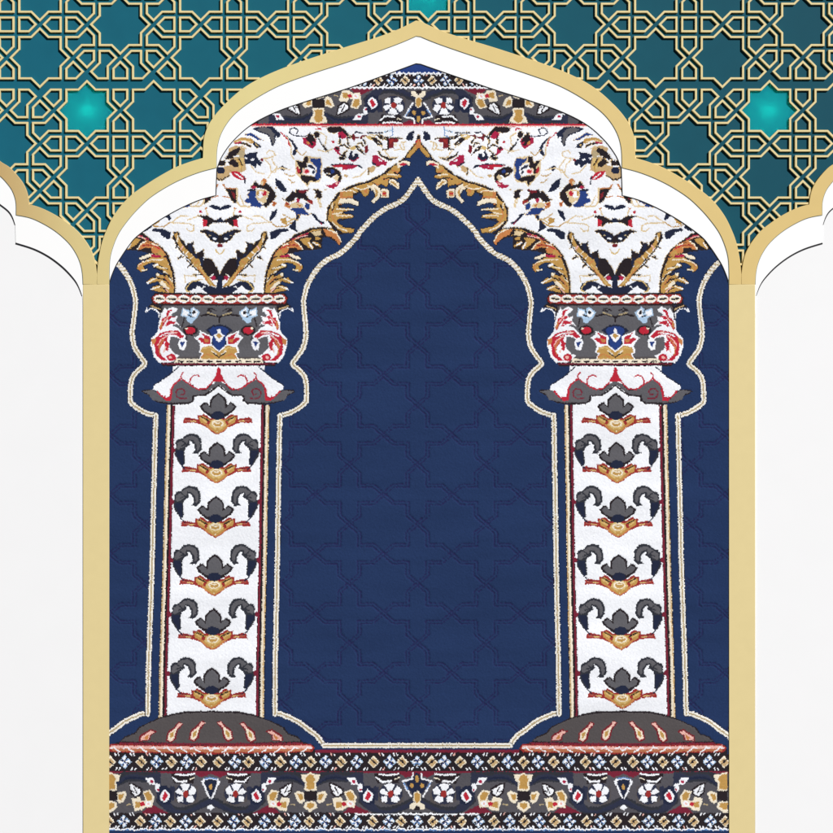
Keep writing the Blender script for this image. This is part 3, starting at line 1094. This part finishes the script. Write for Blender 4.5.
# --- the cream cord that outlines the niche
cord = [(421,177.5),(418.2,179.5),(411,189.6),(401.5,201),(384.2,209.5),(372,219),(360,231.5),(356,238),(341.6,252.4),(327,260),(316.8,269.6),(308,284),(304.5,296),(303.5,304),(305,320),(306,335),(303,348),(297,357),(292.6,364),(300,371),(305.6,380),(306.5,398),(304,404),(292,412),(280.5,415.5)]
cs = smooth(cord,3)
use(XQ, YY, 1, part='outline_cord')
def cordline(p, w=4.8):
    L('K', w+.9, '', p); L('Q', w, '', p); L('y', 1.6, '', p)
cordline(cs)
# the slanting upper stretch is laid like a twisted rope
acc = 0.
fine = smooth(cord, 12)
for (xa,ya),(xb,yb) in zip(fine, fine[1:]):
    d = math.hypot(xb-xa, yb-ya); acc += d
    if acc > 4.1 and ya < 282:
        acc -= 4.1; tx_, ty_ = (xb-xa)/d, (yb-ya)/d; nx_, ny_ = -ty_, tx_
        for k_, q_c in ((-1.,'y'),):
            L('Q', 2.0, '', [(xa-tx_*1.6, ya-ty_*1.6),(xa+tx_*.2, ya+ty_*.2)])
            L('y', 1.0, '', [(xa+nx_*2.2+tx_*1.2, ya+ny_*2.2+ty_*1.2),(xa-nx_*2.2-tx_*1.2, ya-ny_*2.2-ty_*1.2)])
low = [(275.4,713.5),(281,714),(290.7,718),(299.3,722.5),(308,729.5),(316.6,735.5),(323.8,745)]
cordline(low, 5.0)
u2 = (XQ-AX) - np.clip(tl,-.2,1.2)*1.1
use(u2, YY, 1, part='outline_cord')
cordline([(62.1,415.5),(62.0,560),(62.4,714)])
use(XB, YY, 1, part='outline_cord')
cordline([(323.8,745.6),(440,745.4)])

# --- borders
def diamond(x, y, kind, part, fold, z=1.):
    use((fold-x)*8.33/z, (YY-y)*8.33/z, 8.33/z, part=part)
    if kind == 'g':
        run('''
        p C -50,0 0,-54 50,0 0,54
        p t -40,4 0,-34 38,0 0,42
        l C 7 -44,2 -6,-40
        l D 6 -34,-30 -6,-4
        l D 6 34,30 6,4
        p K -13,-12 6,-15 14,8 -4,15
        ''')
    else:
        run('''
        p T -56,0 0,-60 56,0 0,60
        p W -46,0 0,-50 46,0 0,50
        l K 9 -44,-46 -22,-24
        l K 9 44,46 22,24
        l K 9 -60,-28 -14,-6
        l K 9 60,28 14,6
        l K 9 -26,50 -6,12
        l K 9 26,-50 6,-12
        l L 10 -26,22 24,-22
        l B 8 -20,-24 20,26
        p K -8,-8 8,-8 8,8 -8,8
        ''')
def ticks(x, y, col, fold, part, sg=1):
    use((fold-x)*8.33, (YY-y)*8.33, 8.33, part=part)
    L(col, 7, '', [(-22*sg,-10),(-12*sg,6)]); L('W', 7, '', [(4*sg,-10),(14*sg,6)])
def guard(yc, xs, fold, h0, h1, z=1.):
    for i, (x, k) in enumerate(xs):
        diamond(x, yc, k, 'guard_stripe', fold, z)
        if i:
            xm = (x + xs[i-1][0])/2
            for y, sg in ((yc-h0,1),(yc+h1,-1)):
                ticks(xm, y, 'P' if i % 3 == 0 else 'W', fold, 'guard_stripe', sg)
# bottom
C(0,0,1,'n',part='border')
P('s','',[(90,771),(748,771),(748,814),(90,814)])
use(XB, YY, 1, part='guard_stripe')
P('M','',[(315,749.8),(440,749.8),(440,753.2),(315,753.2)])
P('K','',[(90,754.6),(320,754),(322,752.6),(440,752.6),(440,771.6),(90,771.6)])
L('M', 1.8, '', [(90,772.4),(440,772)])
P('K','',[(90,813.2),(440,812.2),(440,829),(90,829)])
xs = [(110,'g'),(124.8,'b'),(141.4,'g'),(156.6,'b'),(171.4,'g'),(186.6,'b'),(201.2,'g'),(218.6,'g'),(234.8,'b'),(248.6,'g'),(265.4,'b'),(280.4,'g'),(295.8,'b'),(310.6,'g'),(325.6,'b'),(341,'g'),(356.8,'b'),(373.6,'g'),(389.8,'b'),(402.4,'g'),(417.6,'b')]
guard(761.9, xs, XB, 7.3, 7.2)
guard(821.3, [(x-1,k) for x,k in xs[:-1]] + [(417.2,'b')], XB, 6.9, 6.0, .95)
use(XB, YY, 1, part='guard_stripe')
zz = []
for i in range(140):
    zz.append((100+2.3*i, 829.4 + (.6 if i % 2 else -.6) + .7*math.sin(i*.9)))
L('W', 1.5, '', zz)
L('L', .9, '', [(x,y+1.3) for x,y in zz])
L('W', 1.5, '', [(x, 813.6 + (.7 if i % 3 else -.6)) for i,(x,_) in enumerate(zz) if x > 354])
C(0,0,1,'n',part='border')
P('N','',[(90,830.6),(748,830.6),(748,880),(90,880)])

TILE = '''
l D 95 125,415 190,390 260,362 340,355 420,365 460,352 520,345
l D 70 560,560 640,620 700,650 800,650 900,610 1017,560
p v 125,440 190,395 260,350 340,340 420,362 500,335 565,335 575,470 640,470 660,440 700,450 690,560 640,560 700,640 780,648 880,610 1017,540 1017,590 900,640 800,668 700,668 600,640 540,560 520,430 430,400 340,385 280,385 220,410 180,450
p n 180,430 260,372 340,362 420,375 430,392 340,380 270,388 215,415
p s 575,340 660,340 680,400 640,430 600,425
p M 480,590 640,668 395,668
p M 840,325 1017,322 1017,340 930,372
p d 700,440 900,440 905,580 800,610 690,570
p C 125,328 150,342 208,348 192,400 172,412 178,475 125,495
p G 125,342 152,358 168,385 156,410 162,465 125,470
p C 182,500 240,482 268,505 238,572 200,590 176,562
p G 192,512 242,505 215,562 190,552
p C 125,565 172,578 184,620 152,642 125,664
p G 125,580 156,588 156,615 125,636
p K 125,480 178,486 184,555 125,568
p K 280,412 330,420 405,465 402,512 350,548 295,505
p W 294,424 330,438 388,475 388,505 345,526 308,490
l K 8 328,448 356,500
l K 6 300,480 330,490
p C 308,545 380,533 400,570 432,560 408,488 470,472 513,530 493,622 430,617 400,643 338,648 322,600
p G 342,570 402,580 382,622 340,622
p G 420,500 460,485 492,520 490,562 450,562
e R 405,592 20 18
e W 458,588 26 22
e P 458,588 12 10
l y 7 262,600 300,592
p W 428,373 500,372 528,432 470,427
e r 488,404 15 13
p W 528,420 560,422 574,492 535,492 518,460
e r 545,472 9 10
p n 560,440 620,440 672,490 660,590 600,600 548,560
p W 604,468 652,510 642,557 604,582 568,560 563,520
p R 606,484 637,515 605,567 580,545
e v 797,505 98 90
p W 742,430 790,418 832,430 802,492 778,490
p W 700,490 730,458 777,495 770,518 722,507
p W 715,530 770,524 766,574 722,574
p W 802,532 852,520 874,562 832,580 800,572
p W 817,490 850,438 888,470 872,512 826,516
e o 795,507 25 30
p K 655,338 875,332 862,418 690,422
p W 664,362 690,370 722,400 805,392 808,410 715,415
l W 15 700,345 780,352 865,340
l C 6 830,385 870,372
'''
AX1 = '''
p n 925,405 985,380 1005,335 1017,335 1017,525 980,515 940,455
l W 13 982,335 978,382 892,402
l W 13 900,405 930,470 968,530
l L 6 905,415 938,465
e G 1017,382 16 32
e G 975,438 17 20
p C 1017,478 1044,498 1044,560 1017,600 985,560 990,500
p G 1017,490 1040,510 1038,560 1017,585 992,560 995,510
p C 1017,585 1005,570 958,595 950,632 985,640 1000,620 1017,600
p K 985,640 1000,615 1017,610 1017,645
'''
AX2 = '''
l W 17 1017,378 955,388
p n 1017,385 960,395 968,440 992,480 1005,520 1017,525
l W 15 945,405 965,450 985,500 1008,540
l L 7 1017,372 960,382
p W 930,398 960,392 960,420 945,440
e G 1017,450 16 24
p W 1017,595 1050,620 1017,645 982,622
'''
def border(ax0, seam, lymap, top=False):
    for xa, where, item in ((None, XB >= ax0, AX1), (1, XB < ax0, AX1 if top else AX2)):
        Xs = np.where(XB >= ax0, (XB-ax0)/(BX-ax0), (ax0-XQ)/(ax0-AX if xa else 1.))
        if top and xa: Xs = (ax0-XB)/100.
        lx = 125 + Xs*892
        use(lx, lymap, 8.6, ax=125, axb=1017, part='border', where=where & (lymap > 322) & (lymap < 672))
        run(TILE); run(item)
border(310.3, None, (YY-733)*8.33)
# top
C(0,0,1,'n',part='border')
P('s','',[(90,87.6),(748,87.6),(748,124.6),(90,124.6)])
C(0,0,1,'n',part='guard_stripe')
P('K','',[(90,73.2),(748,73.2),(748,88.4),(90,88.4)])
P('B','',[(90,40),(748,40),(748,73.2),(90,73.2)])
border(318.5, None, (773 + (124.2-YY)*40/36.2 - 733)*8.33, True)
tx = [(418.6-13.45*i, 'b' if i % 2 == 0 else 'g') for i in range(0,13)][::-1]
guard(80.3, tx, XB, 5.6, 5.2, .8)
use(XB, YY, 1, part='guard_stripe')
L('W', 1.4, '', [(x, 73.4 + (.9 if i % 2 else -.7)) for i,(x,_) in enumerate(zz)])
L('W', 1.7, '', [(x, 87.6 + (.7 if i % 2 else -.5)) for i,(x,_) in enumerate(zz)])
use(XX, YY, 1, part='border')
L('R', 1.9, '', [(90,124.6),(748,124.8)])
L('P', .9, '', [(90,126),(748,126.2)])

# --- knots become geometry
TONE = RNG.normal(1,.035,(NY,NX,1)).clip(.88,1.12)
pal = np.array([[v*1.0 for v in lin(PAL[k])] for k in KEYS])*K_
rgb = (pal[IDX]*TONE).clip(0,.95)
sink = np.zeros(len(KEYS)); 
for k, v in (('K',.28),('E',.62),('D',.15),('n',.15),('M',.1),('W',-.12),('C',-.12)): sink[KEYS.index(k)] = v
hc = 5.15 - sink[IDX]
hv = np.zeros((NY+1,NX+1)); cnt = np.zeros((NY+1,NX+1))
for dy in (0,1):
    for dx in (0,1):
        hv[dy:dy+NY, dx:dx+NX] += hc; cnt[dy:dy+NY, dx:dx+NX] += 1
hv = hv/cnt + RNG.normal(0,.07,hv.shape)
vx = RX0 + np.arange(NX+1)*c_; vy = RY0 + np.arange(NY+1)*c_
VX, VY = np.meshgrid(vx, vy)
VX = VX + RNG.normal(0,.1,VX.shape); VY = VY + RNG.normal(0,.1,VY.shape)

def grow(path, d): return path
hem = [(x, y-9) for x, y in white_in]
hem = [(x + (-6 if x < 300 else (6 if x > 540 else 0)), y) for x, y in hem]
hem = [(103.5,868)] + [(103.5,288)] + hem[1:-1] + [(734.5,288)] + [(734.5,868)]
keepm = np.zeros((NY,NX), bool)
px = np.array(hem); c = np.zeros((NY,NX), bool); j = len(px)-1
for i in range(len(px)):
    xi, yi = px[i]; xj, yj = px[j]
    if yi != yj: c ^= ((yi > Y0) != (yj > Y0)) & (X0 < (xj-xi)*(Y0-yi)/(yj-yi)+xi)
    j = i
keepm = c

rug = shape('prayer_rug', [hem], 2.6, 3.7, M_rug, None, base=(418, 868))
rug['label'] = 'navy woven prayer rug with two white columns, a pointed niche and floral borders'
rug['category'] = 'rug'
rug.data.materials.clear(); rug.data.materials.append(mat('rug_backing', (60,62,80), .9, .9, .1, 300))
rb = np.array(W3(418,868,0))
def knots(name, mask, parent, label=None):
    iy, ix = np.nonzero(mask & keepm)
    if not len(iy): return None
    vid = np.stack([iy*(NX+1)+ix, (iy+1)*(NX+1)+ix, (iy+1)*(NX+1)+ix+1, iy*(NX+1)+ix+1], 1).ravel()
    uq, inv = np.unique(vid, return_inverse=True)
    x = VX.ravel()[uq]; y = VY.ravel()[uq]; z = hv.ravel()[uq]
    co = np.stack([(x-CX)*U-rb[0], -z*U-rb[1], (BASE-y)*U-rb[2]], 1).astype(np.float32)
    me = bpy.data.meshes.new(name); nf = len(iy)
    me.vertices.add(len(uq)); me.vertices.foreach_set('co', co.ravel())
    me.loops.add(nf*4); me.loops.foreach_set('vertex_index', inv.astype(np.int32))
    me.polygons.add(nf); me.polygons.foreach_set('loop_start', np.arange(0,nf*4,4,dtype=np.int32))
    me.update(calc_edges=True)
    at = me.attributes.new('knot', 'FLOAT_COLOR', 'FACE')
    colr = np.ones((nf,4), np.float32); colr[:,:3] = rgb[iy,ix]
    at.data.foreach_set('color', colr.ravel())
    me.validate()
    o = link_mesh(name, me, M_rug, parent)
    if label: o['label'] = label
    return o
pid = {n: PRT == i for i, n in enumerate(PARTS)}
left = X0 < 417
knots('field', pid['field'], rug, 'plain navy ground carved with a faint star pattern')
knots('spandrel', pid['spandrel'], rug, 'white ground with flowers and golden leaves above the niche')
knots('outline_cord', pid['outline_cord'], rug, 'cream cord outlining the niche and the columns')
for h in (left, ~left):
    cm = knots('column', pid['column'] & h, rug)
    knots('capital', pid['capital'] & h, cm); knots('plinth', pid['plinth'] & h, cm)
up = Y0 < 300
for h, t in ((up,'narrow grey floral border under the arch point'),(~up,'grey floral border along the foot of the rug')):
    bo = knots('border', pid['border'] & h, rug, t)
    if h is up: knots('guard_stripe', pid['guard_stripe'] & up, bo)
    else:
        knots('guard_stripe', pid['guard_stripe'] & ~up & (Y0 < 790), bo); knots('guard_stripe', pid['guard_stripe'] & (Y0 >= 790), bo)


# ---------------------------------------------------------------- light, world, camera
wd = bpy.data.worlds.new('World'); SC.world = wd; wd.use_nodes = True
bg = wd.node_tree.nodes['Background']; bg.inputs['Color'].default_value = (.95,.97,1,1); bg.inputs['Strength'].default_value = .07
D = 60.
dirn = np.array((.50,-.70,.50)); dirn /= np.linalg.norm(dirn)
tgt = np.array(W3(416,416,0))
ld = bpy.data.lights.new('key_lamp', 'AREA'); ld.shape = 'DISK'; ld.size = .9; ld.energy = 51600; ld.color = (1,.992,.985)
lo = bpy.data.objects.new('key_lamp', ld); COL.objects.link(lo)
lo.location = tuple(tgt + dirn*D)
from mathutils import Vector
lo.rotation_euler = Vector(tuple(-dirn)).to_track_quat('-Z','Y').to_euler()
cam = bpy.data.cameras.new('camera'); co = bpy.data.objects.new('camera', cam); COL.objects.link(co)
dist = 2.6; zf = 5.0
co.location = (0, -dist - zf*U, (BASE-416.5)*U); co.rotation_euler = (math.pi/2,0,0)
cam.sensor_width = 36; cam.lens = 36*dist/(833*U); cam.clip_end = 200; cam.clip_start = .05
SC.camera = co
SC.view_settings.view_transform = 'Standard'; SC.view_settings.look = 'None'; SC.view_settings.exposure = 0; SC.view_settings.gamma = 1
SC.render.film_transparent = False
for o in bpy.data.objects:
    if 'base' in o: del o['base']
